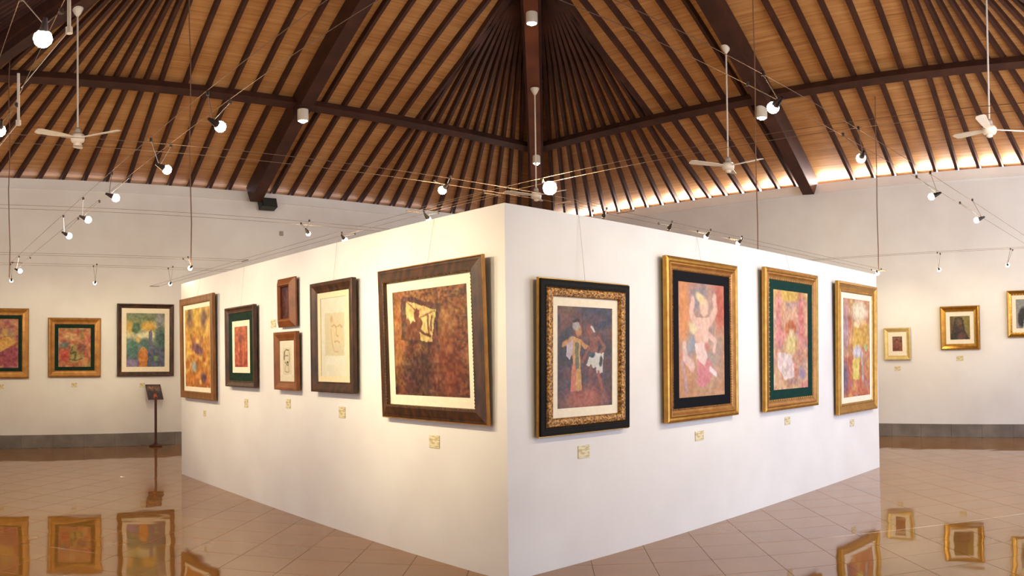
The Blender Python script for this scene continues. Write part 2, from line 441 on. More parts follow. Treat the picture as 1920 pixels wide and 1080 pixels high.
def sweep(prof, W, H):
    """moulding: profile (inset, height) swept round the rectangle; local x right, z up, -y out of the wall"""
    vs = []; fs = []
    for ins, ht in prof:
        vs += [(ins, -ht, ins), (W-ins, -ht, ins), (W-ins, -ht, H-ins), (ins, -ht, H-ins)]
    for k in range(len(prof)-1):
        for i in range(4):
            fs.append((k*4+i, k*4+(i+1)%4, (k+1)*4+(i+1)%4, (k+1)*4+i))
    return vs, fs
def ring(mb, prof, W, H):
    vs, fs = sweep(prof, W, H); mb.add(vs, fs)
def board(W, H, ins, y, thick=0.006):
    m_ = MB(); m_.box((ins, y-thick, ins), (W-ins, y, H-ins)); return m_
def panel_with_hole(W, H, i0, i1, y, thick=0.004):
    m_ = MB(); ring(m_, [(i0, -y), (i0, -y+thick), (i1, -y+thick), (i1, -y)], W, H); return m_

def wall_matrix(wall, a0, zb, off, tilt):
    """local x = to the right seen from the room, local -y = into the room"""
    if wall == 'pl': R = Matrix(((0,1,0),(-1,0,0),(0,0,1))); loc = (PX-off, a0, zb)
    elif wall == 'pr': R = Matrix(((1,0,0),(0,1,0),(0,0,1))); loc = (a0, PY-off, zb)
    elif wall == 'wl': R = Matrix(((1,0,0),(0,1,0),(0,0,1))); loc = (a0, YW-off, zb)
    else: R = Matrix(((0,1,0),(-1,0,0),(0,0,1))); loc = (XW-off, a0, zb)
    M = R.to_4x4() @ Matrix.Rotation(tilt, 4, 'X'); M.translation = loc
    return M

def picture(name, label, wall, a0, a1, zb, H, tilt, layers, art, seed, res=70, grain=26, beads=None, wires=None, depth=0.055, vert=1.0, group=None, gap=0.03):
    """layers: list of ('frame', name, width, profile-kind, material) or ('mat', name, width, material); the canvas fills the rest"""
    W = abs(a1-a0)
    root = thing(name, label, 'painting', wall_matrix(wall, a0, zb, gap, tilt), group)
    ins = 0.0; y = depth
    bk = MB(); bk.box((0.02, -0.010, 0.02), (W-0.02, 0.0, H-0.02)); bk.build('backing_board', BLACKP, root)
    for ly in layers:
        kind, nm, wd, a = ly[0], ly[1], ly[2], ly[3]
        if kind == 'frame':
            m_ = MB()
            profs = {
              'bold':  [(0,0.002),(0,0.6),(0.10,0.92),(0.24,1.0),(0.40,0.86),(0.62,0.66),(0.80,0.60),(0.84,0.68),(0.94,0.66),(1.0,0.45),(1.0,0.15)],
              'cove':  [(0,0.002),(0,0.85),(0.06,1.0),(0.20,1.0),(0.26,0.90),(0.50,0.62),(0.76,0.50),(0.80,0.58),(0.92,0.56),(1.0,0.40),(1.0,0.12)],
              'flat':  [(0,0.002),(0,0.92),(0.05,1.0),(0.22,1.0),(0.26,0.94),(0.72,0.94),(0.76,1.0),(0.95,0.96),(1.0,0.8),(1.0,0.12)],
              'back':  [(0,0.002),(0,0.30),(0.04,0.34),(0.70,1.0),(0.84,1.0),(1.0,0.60),(1.0,0.10)],
              'slope': [(0,0.002),(0,0.95),(0.10,1.0),(0.30,0.95),(0.70,0.55),(0.86,0.45),(0.90,0.52),(1.0,0.42),(1.0,0.12)],
              'bevel': [(0,0.002),(0,0.86),(0.12,0.96),(0.45,1.06),(0.8,0.98),(1.0,0.80),(1.0,0.2)],
              'edge':  [(0,0.002),(0,0.50),(0.3,0.60),(0.7,0.60),(1.0,0.45)],
              'rise':  [(0,0.3),(0,0.50),(0.04,0.56),(0.16,0.60),(0.30,0.72),(0.80,1.05),(0.92,1.0),(0.97,0.8),(1.0,0.15)],
              'raised':[(0,0.30),(0,0.9),(0.15,1.25),(0.5,1.35),(0.85,1.2),(1.0,0.8),(1.0,0.15)],
            }[a]
            ring(m_, [(ins + p*wd, h*depth) for p, h in profs], W, H)
            fr = m_.build(nm, ly[4], root, smooth=False); ins += wd; y = depth*0.42
            if beads and beads[0] == nm:
                bd = MB(); step = beads[1]; rr = beads[2]; e = ins - rr*1.2; yy = -depth*(0.97 if a == 'rise' else 0.60)
                for (xa, za, xb, zb_) in ((e,e,W-e,e),(W-e,e,W-e,H-e),(W-e,H-e,e,H-e),(e,H-e,e,e)):
                    L = math.hypot(xb-xa, zb_-za); n_ = max(2, int(L/step))
                    for i in range(n_):
                        t = i/n_; c_ = Vector((xa+(xb-xa)*t, yy, za+(zb_-za)*t))
                        bd.add([c_+Vector(p)*rr for p in ((1,0,0),(0,0,1),(-1,0,0),(0,0,-1),(0,-1,0))], [(0,1,4),(1,2,4),(2,3,4),(3,0,4)])
                bo = bd.build('beading', beads[3], fr); bo['kind'] = 'stuff'
        else:
            yy = -max(0.012, depth*0.34 - 0.003*len([0]))
            m_ = panel_with_hole(W, H, ins-0.004, ins+wd, yy + (0.0 if nm != 'inner_mat' else 0.002)); m_.build(nm, a, root); ins += wd
    cw, ch = W-2*ins, H-2*ins
    asp = ch/cw; nx = res; ny = max(20, int(res*asp))
    cm = canvas_mesh(cw, ch, paint(nx, ny, art, seed, grain, vert))
    co_ = bpy.data.objects.new('canvas', cm); C.objects.link(co_); co_.parent = root; co_.location = (ins, -0.0125, ins)
    if wires:
        for fx in wires:
            wi = MB(); top = PH - zb + 0.0
            Mi = wall_matrix(wall, a0, zb, gap, tilt).inverted() @ wall_matrix(wall, a0, zb, 0.004, 0)
            p1 = Mi @ Vector((W*fx, 0, top)); wi.tube((W*fx, -0.012, H-0.03), p1, 0.0016, 5); wi.build('hanging_wire', PICWIRE, root)
    return root

SK = (236,190,150)
A = {}
A['P6'] = [('g', [(0,(150,84,34)),(0.45,(120,58,24)),(1,(96,40,18))]), ('n',(84,40,22),10,14,0.5,0.8), ('n',(172,104,40),9,22,0.55,0.6),
  ('n',(62,30,16),42,60,0.55,0.55), ('n',(190,122,54),38,72,0.62,0.45), ('e',0.08,0.35,0.10,0.5,0,(176,104,40),1.2), ('p',(92,48,30),[(0.12,0.07),(0.66,0.17),(0.60,0.55),(0.10,0.47)],0.9),
  ('p',(222,190,110),[(0.19,0.10),(0.60,0.20),(0.54,0.50),(0.20,0.44)]), ('p',(126,56,24),[(0.14,0.46),(0.20,0.38),(0.26,0.30),(0.31,0.29),(0.31,0.20),(0.34,0.17),(0.38,0.19),(0.38,0.26),(0.42,0.31),(0.38,0.40),(0.38,0.48)]),
  ('l',(110,52,26),[(0.38,0.38),(0.44,0.43),(0.52,0.45)],0.014), ('l',(132,72,34),[(0.48,0.24),(0.49,0.34),(0.50,0.44)],0.016), ('l',(120,64,34),[(0.54,0.27),(0.53,0.40)],0.014),
  ('l',(140,84,44),[(0.20,0.11),(0.33,0.19)],0.008), ('l',(140,84,44),[(0.58,0.21),(0.38,0.26)],0.008), ('e',0.21,0.32,0.03,0.06,0,(126,60,26),0.5),
  ('l',(88,38,28),[(0.16,0.07),(0.64,0.17)],0.022), ('e',0.72,0.42,0.10,0.22,0,(160,96,42),1.2), ('l',(170,112,66),[(0.62,0.45),(0.60,0.66),(0.56,0.95)],0.012,0.7),
  ('l',(120,100,84),[(0.54,0.70),(0.50,0.95)],0.02,0.5), ('e',0.35,0.80,0.24,0.20,0,(76,30,18),1.3), ('e',0.75,0.75,0.2,0.25,0,(136,58,24),1.5), ('l',(70,34,22),[(0.62,0.05),(0.61,0.6)],0.012,0.6)]
A['P1'] = [('g', [(0,(236,186,52)),(0.45,(222,146,44)),(1,(226,128,36))]), ('n',(176,112,56),6,11,0.56,0.45), ('n',(214,100,40),8,10,0.6,0.5), ('n',(160,84,50),26,40,0.66,0.4), ('n',(246,206,80),8,14,0.6,0.7),
  ('e',0.2,0.12,0.12,0.14,0,(140,100,70),1.2), ('e',0.75,0.14,0.12,0.12,0,(140,92,66),1.2), ('l',(160,90,56),[(0.25,0.35),(0.5,0.5),(0.7,0.4)],0.05,0.6), ('e',0.5,0.52,0.22,0.06,0.2,(120,70,86),0.9), ('e',0.36,0.74,0.12,0.06,0,(170,166,160),0.9), ('e',0.74,0.88,0.10,0.07,0,(110,60,80),0.9)]
A['P2'] = [('g', [(0,(216,96,40)),(1,(196,70,42))]), ('n',(170,56,40),5,9,0.5,0.8), ('n',(232,132,60),6,12,0.58,0.6), ('e',0.5,0.3,0.2,0.1,0,(150,60,50),0.8), ('l',(150,50,46),[(0.5,0.4),(0.42,0.7),(0.5,0.95)],0.09,0.6), ('l',(238,140,70),[(0.62,0.35),(0.7,0.6),(0.62,0.9)],0.04,0.6)]
A['P3'] = [('g', [(0,(96,34,36)),(1,(84,26,20))]), ('n',(60,34,50),4,8,0.5,0.8), ('e',0.5,0.5,0.25,0.3,0,(104,52,48),1.2)]
A['P4'] = [('g', [(0,(240,228,202)),(1,(238,224,196))]), ('p',(226,212,176),[(0.22,0.18),(0.78,0.18),(0.78,0.84),(0.22,0.84)]), ('l',(112,98,84),[(0.30,0.42),(0.30,0.28),(0.45,0.22),(0.62,0.24),(0.68,0.36),(0.66,0.48),(0.58,0.60),(0.45,0.60),(0.34,0.52)],0.015),
  ('l',(120,104,88),[(0.32,0.30),(0.30,0.44)],0.05,0.8), ('l',(130,112,96),[(0.38,0.38),(0.60,0.37)],0.015), ('e',0.52,0.54,0.06,0.03,0,(80,60,56),0.4), ('l',(158,138,116),[(0.38,0.62),(0.34,0.76),(0.62,0.78),(0.60,0.62)],0.016,0.8)]
A['P5'] = [('g', [(0,(238,230,206)),(1,(240,232,206))]), ('p',(226,212,170),[(0.16,0.20),(0.90,0.20),(0.90,0.86),(0.16,0.86)]), ('e',0.60,0.46,0.24,0.17,0,(232,212,166),0.5), ('l',(204,164,122),[(0.42,0.37),(0.52,0.35),(0.60,0.38)],0.015,0.8), ('l',(204,164,122),[(0.66,0.38),(0.74,0.36),(0.82,0.38)],0.015,0.8),
  ('l',(214,164,112),[(0.62,0.38),(0.60,0.48),(0.66,0.50)],0.014,0.9), ('l',(204,158,120),[(0.54,0.57),(0.64,0.56),(0.72,0.58)],0.014,0.8), ('e',0.42,0.28,0.05,0.04,0,(224,170,130),0.8), ('l',(218,172,124),[(0.40,0.40),(0.42,0.58),(0.52,0.68),(0.66,0.70)],0.012,0.8), ('p',(242,236,214),[(0.16,0.74),(0.90,0.74),(0.90,0.86),(0.16,0.86)])]
A['Q1'] = [('g', [(0,(112,80,56)),(0.28,(128,74,56)),(0.42,(76,62,66)),(0.75,(92,64,68)),(1,(112,72,60))]), ('e',0.75,0.10,0.3,0.12,0,(54,58,88),1.2), ('n',(130,66,60),6,9,0.52,0.5), ('n',(70,62,80),7,10,0.56,0.6),
  ('e',0.5,0.92,0.36,0.12,0,(186,96,72),1.3), ('l',(76,64,66),[(0.45,0.0),(0.45,0.3)],0.012,0.7), ('l',(62,60,66),[(0.1,0.32),(0.22,0.26)],0.08,0.8), ('e',0.12,0.42,0.10,0.10,0,(56,56,60),1.0),
  ('p',(204,178,184),[(0.16,0.36),(0.27,0.30),(0.30,0.44),(0.22,0.54),(0.16,0.48)]), ('p',(222,160,84),[(0.28,0.30),(0.42,0.32),(0.40,0.56),(0.44,0.82),(0.24,0.84),(0.27,0.55)]), ('p',(220,120,84),[(0.26,0.58),(0.34,0.56),(0.33,0.84),(0.23,0.84)]),
  ('p',(120,116,80),[(0.31,0.36),(0.38,0.36),(0.38,0.60),(0.32,0.62)]), ('l',(214,146,78),[(0.10,0.38),(0.24,0.33)],0.026), ('l',(214,146,78),[(0.42,0.35),(0.50,0.40),(0.58,0.41)],0.024), ('e',0.37,0.235,0.055,0.055,0,(206,134,70),0.4), ('e',0.33,0.19,0.06,0.045,0,(190,176,170),0.6), ('l',(72,24,22),[(0.29,0.15),(0.38,0.135)],0.02),
  ('p',(150,84,64),[(0.57,0.30),(0.74,0.28),(0.72,0.46),(0.58,0.46)]), ('e',0.585,0.225,0.06,0.06,0,(164,84,66),0.5), ('l',(220,214,210),[(0.61,0.19),(0.66,0.23)],0.014), ('l',(160,92,64),[(0.75,0.31),(0.86,0.40),(0.76,0.47)],0.026), ('l',(150,80,60),[(0.56,0.42),(0.44,0.54)],0.022),
  ('p',(216,208,196),[(0.56,0.50),(0.68,0.46),(0.84,0.46),(0.82,0.66),(0.70,0.66),(0.70,0.60),(0.52,0.60)]), ('n',(52,58,60),14,20,0.66,0.0), ('e',0.62,0.48,0.05,0.03,0,(60,76,86),0.5), ('e',0.79,0.54,0.03,0.05,0,(54,60,58),0.5), ('l',(168,84,58),[(0.74,0.66),(0.80,0.80)],0.032), ('l',(140,78,66),[(0.60,0.60),(0.57,0.80)],0.028)]
A['Q2'] = [('g', [(0,(216,122,88)),(0.5,(214,132,88)),(1,(206,144,94))]), ('e',0.5,0.14,0.32,0.14,0,(142,130,140),1.3), ('e',0.65,0.55,0.34,0.34,0,(176,150,138),1.4), ('e',0.25,0.54,0.18,0.10,0,(146,148,162),1.4), ('n',(226,160,120),6,9,0.55,0.5), ('e',0.9,0.2,0.12,0.2,0,(208,96,70),1.0),
  ('e',0.12,0.25,0.1,0.3,0,(228,140,70),1.2), ('l',(232,184,168),[(0.36,0.36),(0.26,0.26),(0.30,0.16)],0.05), ('l',(234,184,164),[(0.68,0.34),(0.80,0.22),(0.78,0.12)],0.05), ('p',(238,190,170),[(0.38,0.30),(0.66,0.30),(0.64,0.48),(0.58,0.60),(0.40,0.58)]), ('e',0.54,0.20,0.10,0.09,0.2,(238,188,160),0.5), ('e',0.46,0.13,0.10,0.04,0.3,(236,206,146),0.7),
  ('e',0.33,0.41,0.11,0.05,0.4,(236,212,160),0.8), ('e',0.42,0.47,0.09,0.07,0,(238,186,160),0.6), ('l',(234,186,172),[(0.66,0.46),(0.80,0.52),(0.76,0.60)],0.035), ('l',(232,186,176),[(0.12,0.54),(0.14,0.66),(0.30,0.74)],0.05), ('p',(240,200,190),[(0.34,0.54),(0.52,0.52),(0.62,0.66),(0.56,0.74),(0.38,0.66)]),
  ('p',(224,128,134),[(0.40,0.66),(0.54,0.74),(0.64,0.68),(0.72,0.72),(0.66,0.86),(0.52,0.92),(0.38,0.88)]), ('l',(240,220,224),[(0.68,0.76),(0.80,0.82)],0.03), ('e',0.60,0.56,0.05,0.035,0,(214,130,124),0.9), ('l',(190,160,190),[(0.08,0.70),(0.16,0.94)],0.03,0.6)]
A['Q3'] = [('g', [(0,(232,176,84)),(0.12,(226,162,120)),(0.6,(222,156,120)),(1,(220,160,110))]), ('n',(228,136,128),5,6,0.5,0.8), ('n',(240,196,140),7,10,0.55,0.7), ('n',(186,150,150),8,14,0.6,0.6), ('e',0.4,0.04,0.4,0.06,0,(236,182,70),1.0), ('e',0.15,0.3,0.08,0.3,0,(224,130,124),1.2), ('e',0.8,0.3,0.1,0.3,0,(226,120,110),1.2),
  ('l',(214,110,60),[(0.36,0.40),(0.48,0.34),(0.60,0.38)],0.06), ('l',(206,110,60),[(0.44,0.40),(0.38,0.52)],0.03), ('e',0.52,0.45,0.09,0.06,0,(238,200,150),0.6), ('e',0.50,0.55,0.20,0.09,0,(238,204,130),0.8), ('p',(238,206,196),[(0.10,0.62),(0.50,0.64),(0.62,0.88),(0.30,0.90),(0.12,0.78)]), ('e',0.83,0.86,0.09,0.06,0,(160,130,160),1.0), ('l',(200,130,80),[(0.64,0.52),(0.66,0.7),(0.6,0.88)],0.03,0.6)]
A['Q4'] = [('g', [(0,(206,130,90)),(0.4,(214,150,96)),(1,(216,110,72))]), ('n',(206,92,66),5,8,0.52,0.8), ('n',(180,136,146),6,8,0.62,0.5), ('n',(226,150,90),20,30,0.6,0.4), ('n',(238,180,80),7,12,0.58,0.7), ('e',0.62,0.12,0.3,0.11,0,(240,218,180),1.0), ('e',0.10,0.3,0.09,0.25,0,(186,146,156),1.3), ('e',0.08,0.80,0.10,0.16,0,(116,88,116),1.2), ('e',0.5,0.27,0.11,0.04,0,(244,206,140),0.6), ('e',0.74,0.23,0.09,0.03,0,(240,196,130),0.6),
  ('p',(234,180,66),[(0.40,0.30),(0.62,0.28),(0.66,0.48),(0.34,0.50)]), ('p',(226,168,66),[(0.66,0.26),(0.92,0.24),(0.92,0.50),(0.70,0.50)]), ('e',0.52,0.54,0.16,0.07,0,(214,206,210),0.8), ('p',(238,206,90),[(0.36,0.62),(0.62,0.60),(0.58,0.84),(0.34,0.82)]), ('l',(190,190,196),[(0.70,0.55),(0.74,0.82)],0.04,0.8), ('e',0.85,0.5,0.06,0.04,0,(170,200,130),0.8)]
A['L1'] = [('g', [(0,(196,110,80)),(0.4,(206,120,70)),(0.6,(168,64,72)),(1,(190,100,96))]), ('n',(150,50,80),6,8,0.52,0.7), ('n',(226,150,70),6,9,0.56,0.6), ('e',0.66,0.28,0.22,0.09,0.2,(150,100,90),0.8), ('e',0.6,0.26,0.10,0.06,0,(216,150,70),0.8), ('p',(232,168,60),[(0.40,0.42),(0.74,0.36),(0.92,0.48),(0.62,0.62),(0.44,0.70)]), ('p',(160,40,70),[(0.44,0.68),(0.92,0.52),(0.98,0.96),(0.3,0.96)],0.7), ('l',(226,180,80),[(0.5,0.34),(0.9,0.3)],0.03,0.6)]
A['L2'] = [('g', [(0,(206,124,60)),(0.3,(210,110,66)),(1,(192,110,56))]), ('n',(186,60,50),5,6,0.5,0.7), ('n',(150,140,70),7,8,0.56,0.7), ('n',(232,170,80),7,10,0.6,0.6), ('e',0.38,0.22,0.24,0.10,0,(226,164,100),0.8), ('e',0.18,0.44,0.16,0.09,0,(110,112,104),0.9), ('e',0.2,0.72,0.14,0.16,0,(210,64,44),0.9), ('p',(176,150,64),[(0.38,0.44),(0.50,0.40),(0.66,0.72),(0.60,0.88),(0.34,0.88)]), ('l',(84,80,40),[(0.44,0.5),(0.38,0.66),(0.56,0.62),(0.5,0.8)],0.03,0.8), ('e',0.72,0.5,0.14,0.1,0,(140,70,56),0.9), ('l',(80,84,50),[(0.35,0.8),(0.55,0.84),(0.74,0.78)],0.02,0.8)]
A['L3'] = [('g', [(0,(120,134,96)),(0.22,(212,184,90)),(0.42,(238,226,160)),(0.5,(150,170,140)),(0.62,(92,124,112)),(1,(84,84,120))]), ('n',(96,130,100),8,10,0.54,0.5), ('n',(160,130,150),9,11,0.6,0.5), ('e',0.5,0.06,0.6,0.08,0,(128,140,100),1.0), ('e',0.88,0.14,0.12,0.16,0,(160,156,160),1.1), ('e',0.24,0.27,0.13,0.11,0,(84,124,84),0.6), ('e',0.56,0.25,0.18,0.08,0,(246,186,66),0.9), ('e',0.08,0.25,0.08,0.1,0,(240,190,80),0.9),
  ('e',0.32,0.49,0.08,0.06,0,(246,206,110),0.5), ('e',0.5,0.41,0.25,0.05,0,(246,240,190),0.9), ('e',0.15,0.66,0.16,0.16,0,(84,136,120),0.7), ('e',0.46,0.58,0.14,0.10,0,(90,130,120),0.7), ('e',0.9,0.5,0.14,0.24,0,(72,104,96),0.8), ('p',(118,110,140),[(0.57,0.34),(0.66,0.30),(0.70,0.70),(0.60,0.74)]), ('e',0.75,0.82,0.3,0.18,0,(88,96,126),1.0), ('e',0.12,0.94,0.2,0.09,0,(150,130,176),1.0), ('e',0.76,0.84,0.06,0.05,0,(110,160,70),0.8),
  ('p',(226,130,40),[(0.32,1.0),(0.30,0.74),(0.38,0.66),(0.44,0.62),(0.50,0.66),(0.56,0.72),(0.54,1.0)]), ('e',0.43,0.68,0.05,0.05,0,(240,160,60),0.6)]
A['R1'] = [('g', [(0,(150,110,86)),(0.5,(158,96,66)),(1,(150,74,40))]), ('n',(110,60,56),5,6,0.52,0.7), ('e',0.42,0.30,0.16,0.14,0,(136,56,52),0.7), ('e',0.44,0.36,0.10,0.09,0,(176,110,84),0.6), ('e',0.42,0.6,0.2,0.2,0,(150,80,70),1.0)]
A['R2'] = [('g', [(0,(150,130,50)),(1,(140,124,56))]), ('e',0.08,0.5,0.14,0.6,0,(112,84,50),1.0), ('p',(70,52,46),[(0.24,0.10),(0.42,0.02),(0.60,0.06),(0.68,0.22),(0.74,0.60),(0.96,0.98),(0.02,0.98),(0.14,0.50)]), ('e',0.46,0.28,0.16,0.18,0,(116,92,60),0.9), ('e',0.50,0.48,0.10,0.12,0,(104,66,56),0.9), ('e',0.55,0.86,0.18,0.14,0,(116,70,64),1.0), ('e',0.2,0.86,0.16,0.16,0,(48,44,40),1.0)]
A['R3'] = [('g', [(0,(150,150,142)),(1,(168,160,150))]), ('e',0.28,0.62,0.20,0.34,0.15,(40,38,44),0.5), ('e',0.5,0.30,0.14,0.20,0,(46,34,30),0.4), ('e',0.54,0.32,0.09,0.12,0,(206,150,110),0.4), ('p',(232,222,212),[(0.36,0.58),(0.74,0.56),(0.82,1.0),(0.30,1.0)]), ('l',(204,150,112),[(0.40,0.58),(0.44,0.80)],0.04)]

def layers_(*a): return list(a)
FR = lambda n, w_, k, m_: ('frame', n, w_, k, m_)
MT = lambda n, w_, m_: ('mat', n, w_, m_)
GRP = None
picture('painting', 'orange and yellow painting in mid-brown wood frame at the partition\'s far left end', 'pl', 10.818, 9.563, 1.114, 1.366, 0.010, [FR('frame',0.095,'flat',BROWNF), MT('mat',0.062,CREAM)], A['P1'], 1, 64, 34, wires=(0.5,), depth=0.042)
picture('painting', 'small red-orange picture in dark walnut frame with dark green mat and cream inner mat', 'pl', 9.166, 8.319, 1.308, 0.944, 0.008, [FR('frame',0.075,'cove',DBROWN), MT('mat',0.092,GREENM), MT('inner_mat',0.068,CREAM)], A['P2'], 2, 44, 26, wires=(0.5,), depth=0.045)
picture('painting', 'tiny dark maroon picture in wide chestnut frame, upper of the two stacked ones', 'pl', 7.744, 7.343, 1.962, 0.509, 0.012, [FR('frame',0.088,'back',CHEST)], A['P3'], 3, 30, 24, depth=0.06)
picture('painting', 'small line sketch of a face in chestnut frame, lower of the two stacked ones', 'pl', 7.812, 7.296, 1.308, 0.604, 0.008, [FR('frame',0.090,'slope',CHEST)], A['P4'], 4, 60, 6, wires=None, depth=0.045)
picture('painting', 'pale face drawing on cream paper in tall dark walnut frame with beige mat', 'pl', 6.979, 6.194, 1.311, 1.042, 0.006, [FR('frame',0.098,'slope',DBROWN), MT('mat',0.055,BEIGE)], A['P5'], 5, 76, 6, wires=(0.5,), depth=0.05)
picture('painting', 'largest painting, brown with bright yellow window, dark brown frame, beside the partition corner', 'pl', 5.756, 4.402, 1.128, 1.232, 0.030, [FR('gilt_edge',0.010,'edge',COPPER), FR('frame',0.108,'rise',DBROWN), MT('mat',0.078,CREAM)], A['P6'], 6, 130, 34, beads=('frame',0.026,0.008,GOLD), wires=(0.5,), depth=0.05)
picture('painting', 'painting of two dancers in black and ornate bronze frame, right of partition corner', 'pr', 4.115, 5.142, 1.030, 1.168, 0.018, [FR('gilt_edge',0.010,'edge',GOLD), FR('outer_frame',0.058,'flat',BLACKF), FR('ornate_frame',0.066,'raised',ORNATE), MT('mat',0.068,CREAM)], A['Q1'], 7, 120, 20, wires=(0.5,), depth=0.04)
picture('painting', 'painting of pale pink dancers with raised arms in wide gold frame with black mat', 'pr', 5.645, 6.816, 1.030, 1.458, 0.008, [FR('frame',0.050,'bevel',GOLD), FR('inner_frame',0.068,'cove',COPPER), MT('mat',0.092,NAVYM)], A['Q2'], 8, 100, 16, beads=('inner_frame',0.024,0.007,ORNATE), wires=(0.5,), depth=0.045)
picture('painting', 'peach and pink painting in gold frame with teal green mat', 'pr', 7.345, 8.599, 1.016, 1.515, 0.014, [FR('frame',0.045,'bevel',GOLD), FR('inner_frame',0.075,'cove',COPPER), MT('mat',0.10,TEALM)], A['Q3'], 9, 84, 30, beads=('inner_frame',0.05,0.010,PALEGOLD), wires=(0.5,), depth=0.045)
picture('painting', 'orange painting of yellow-robed figures, gold frame, at the partition\'s right end', 'pr', 9.155, 10.431, 0.852, 1.669, 0.014, [FR('frame',0.132,'cove',GOLD), MT('mat',0.072,CREAM)], A['Q4'], 10, 76, 30, wires=(0.5,), depth=0.052)
picture('painting', 'magenta and yellow painting in copper gold frame at the photo\'s left edge', 'wl', 1.252, 2.286, 1.309, 1.300, 0.020, [FR('frame',0.130,'bold',COPPER), MT('mat',0.066,GREENM)], A['L1'], 11, 60, 28, depth=0.05)
picture('painting', 'orange and green landscape in copper gold frame with dark green mat, left wall', 'wl', 2.653, 3.663, 1.330, 1.114, 0.020, [FR('frame',0.125,'bold',COPPER), MT('mat',0.068,GREENM)], A['L2'], 12, 60, 30, depth=0.05)
picture('painting', 'green painting of orange-robed figure in dark frame with cream mat, left wall', 'wl', 3.987, 5.117, 1.339, 1.388, 0.020, [FR('frame',0.085,'cove',DBROWN), MT('mat',0.095,CREAM)], A['L3'], 13, 76, 26, depth=0.05)
picture('painting', 'smallest gold-framed portrait on the right wall, beside the partition end', 'wr', 5.754, 5.217, 1.482, 0.616, 0.020, [FR('frame',0.082,'slope',PALEGOLD), MT('mat',0.085,CREAM)], A['R1'], 14, 34, 16, depth=0.04)
picture('painting', 'dark portrait of veiled head on olive ground, gold frame, right wall', 'wr', 4.610, 3.839, 1.654, 0.821, 0.020, [FR('frame',0.110,'bold',GOLD), MT('mat',0.080,CREAM)], A['R2'], 15, 44, 14, depth=0.05)
picture('painting', 'portrait of dark-haired figure in white, ribbed gold frame, at the photo\'s right edge', 'wr', 3.307, 2.542, 1.859, 0.866, 0.020, [FR('frame',0.090,'bold',GOLD), MT('mat',0.075,CREAM)], A['R3'], 16, 50, 10, beads=('frame',0.055,0.014,PALEGOLD), depth=0.055)

# caption cards
for wall, a, z, wd, hd, what in (
    ('pl',10.056,0.926,0.075,0.085,'under the orange painting at the far left end'), ('pl',8.703,1.121,0.10,0.10,'under the red-orange picture with green mat'),
    ('pl',7.618,1.162,0.10,0.10,'under the small face sketch'), ('pl',6.516,1.128,0.115,0.105,'under the pale face drawing in walnut frame'),
    ('pl',5.106,0.963,0.13,0.10,'under the large brown painting with yellow window'), ('pl',7.963,2.015,0.12,0.085,'left of the tiny maroon picture'),
    ('pr',4.649,0.880,0.13,0.10,'under the painting of two dancers'), ('pr',6.226,0.872,0.14,0.09,'under the pale pink dancers with black mat'),
    ('pr',7.945,0.880,0.12,0.09,'under the peach painting with teal mat'), ('pr',9.714,0.710,0.13,0.095,'under the yellow-robed figures at the right end'),
    ('wl',3.160,1.178,0.10,0.085,'under the orange and green landscape on the left wall'), ('wl',4.500,1.166,0.10,0.085,'just left of the display stand\'s panel'),
    ('wl',1.775,1.155,0.10,0.085,'at the left edge of the photo'), ('wr',5.509,1.313,0.12,0.085,'under the smallest gold-framed portrait'), ('wr',4.251,1.489,0.14,0.10,'under the veiled portrait on the right wall')):
    M = wall_matrix(wall, a - (wd/2 if wall in ('pr','wl') else -wd/2), z-hd/2, 0.0005, 0)
    m_ = MB(); m_.bevbox((0, 0, 0), (wd, hd, 0.006), 0.0015, M=Matrix.Rotation(PI/2, 4, 'X'))
    o = m_.build('caption_card', CARD); o.matrix_world = M
    tag(o, 'small cream caption card ' + what, 'label', 'caption cards beside the paintings')

# ------------------------------------------------------------------ low-voltage cable lighting
ZC = 3.05
def cable_pair(name_label, p0, p1, off, z=ZC, group='pairs of lighting cables'):
    root = thing('lighting_cable', name_label, 'cable', Matrix.Translation((p0[0], p0[1], z + (0.03 if p0[0] == p1[0] else 0.0))), group)
    d = Vector((p1[0]-p0[0], p1[1]-p0[1], 0)); o_ = Vector(off)
    for s in (0, 1):
        m_ = MB(); a = o_*s; n = 5
        pts = [a + d*(i/n) + Vector((0,0,-0.012*math.sin(PI*i/n))) for i in range(n+1)]
        for q0, q1 in zip(pts, pts[1:]): m_.tube(q0, q1, 0.0019, 5, caps=False)
        m_.build('wire', CABLE, root)
    for e, dd in ((Vector((0,0,0)), -1), (d, 1)):
        m_ = MB(); m_.tube(e - o_*0.05, e + o_*1.05, 0.006, 6); m_.build('spacer_bar', CABLE, root)
    return root
X0_, Y0_ = X0+0.01, Y0+0.01
cable_pair('upper of the two cable pairs running close along the left wall', (X0_, 10.52), (4.7, 10.52), (0, 0.20, 0))
cable_pair('lower cable pair close along the left wall carrying three small lamps', (X0_, 11.67), (XW-0.02, 11.67), (0, 0.22, 0))
cable_pair('cable pair crossing in front of the left wall at mid height', (X0_, 7.32), (XW-0.02, 7.32), (0, 0.18, 0))
cable_pair('cable pair nearest above the camera crossing under the left rafters', (X0_, 4.98), (6.2, 4.98), (0, 0.20, 0))
cable_pair('diagonal cable pair with the row of lamps facing the partition\'s left face', (1.54, Y0_), (1.54, 11.9), (0.17, 0, 0))
cable_pair('cable pair at far left, nearest the camera, with the biggest glowing lamp', (0.43, Y0_), (0.43, YW-0.02), (0.17, 0, 0))
cable_pair('cable pair running just behind the top edge of the partition\'s left face', (4.66, 5.4), (4.66, YW-0.02), (0.17, 0, 0))
cable_pair('cable pair running just behind the top edge of the partition\'s right face', (5.4, 5.08), (13.2, 5.08), (0, 0.18, 0))
cable_pair('cable pair along the right wall carrying two small lamps', (11.22, Y0_), (11.22, 7.0), (0.14, 0, 0))
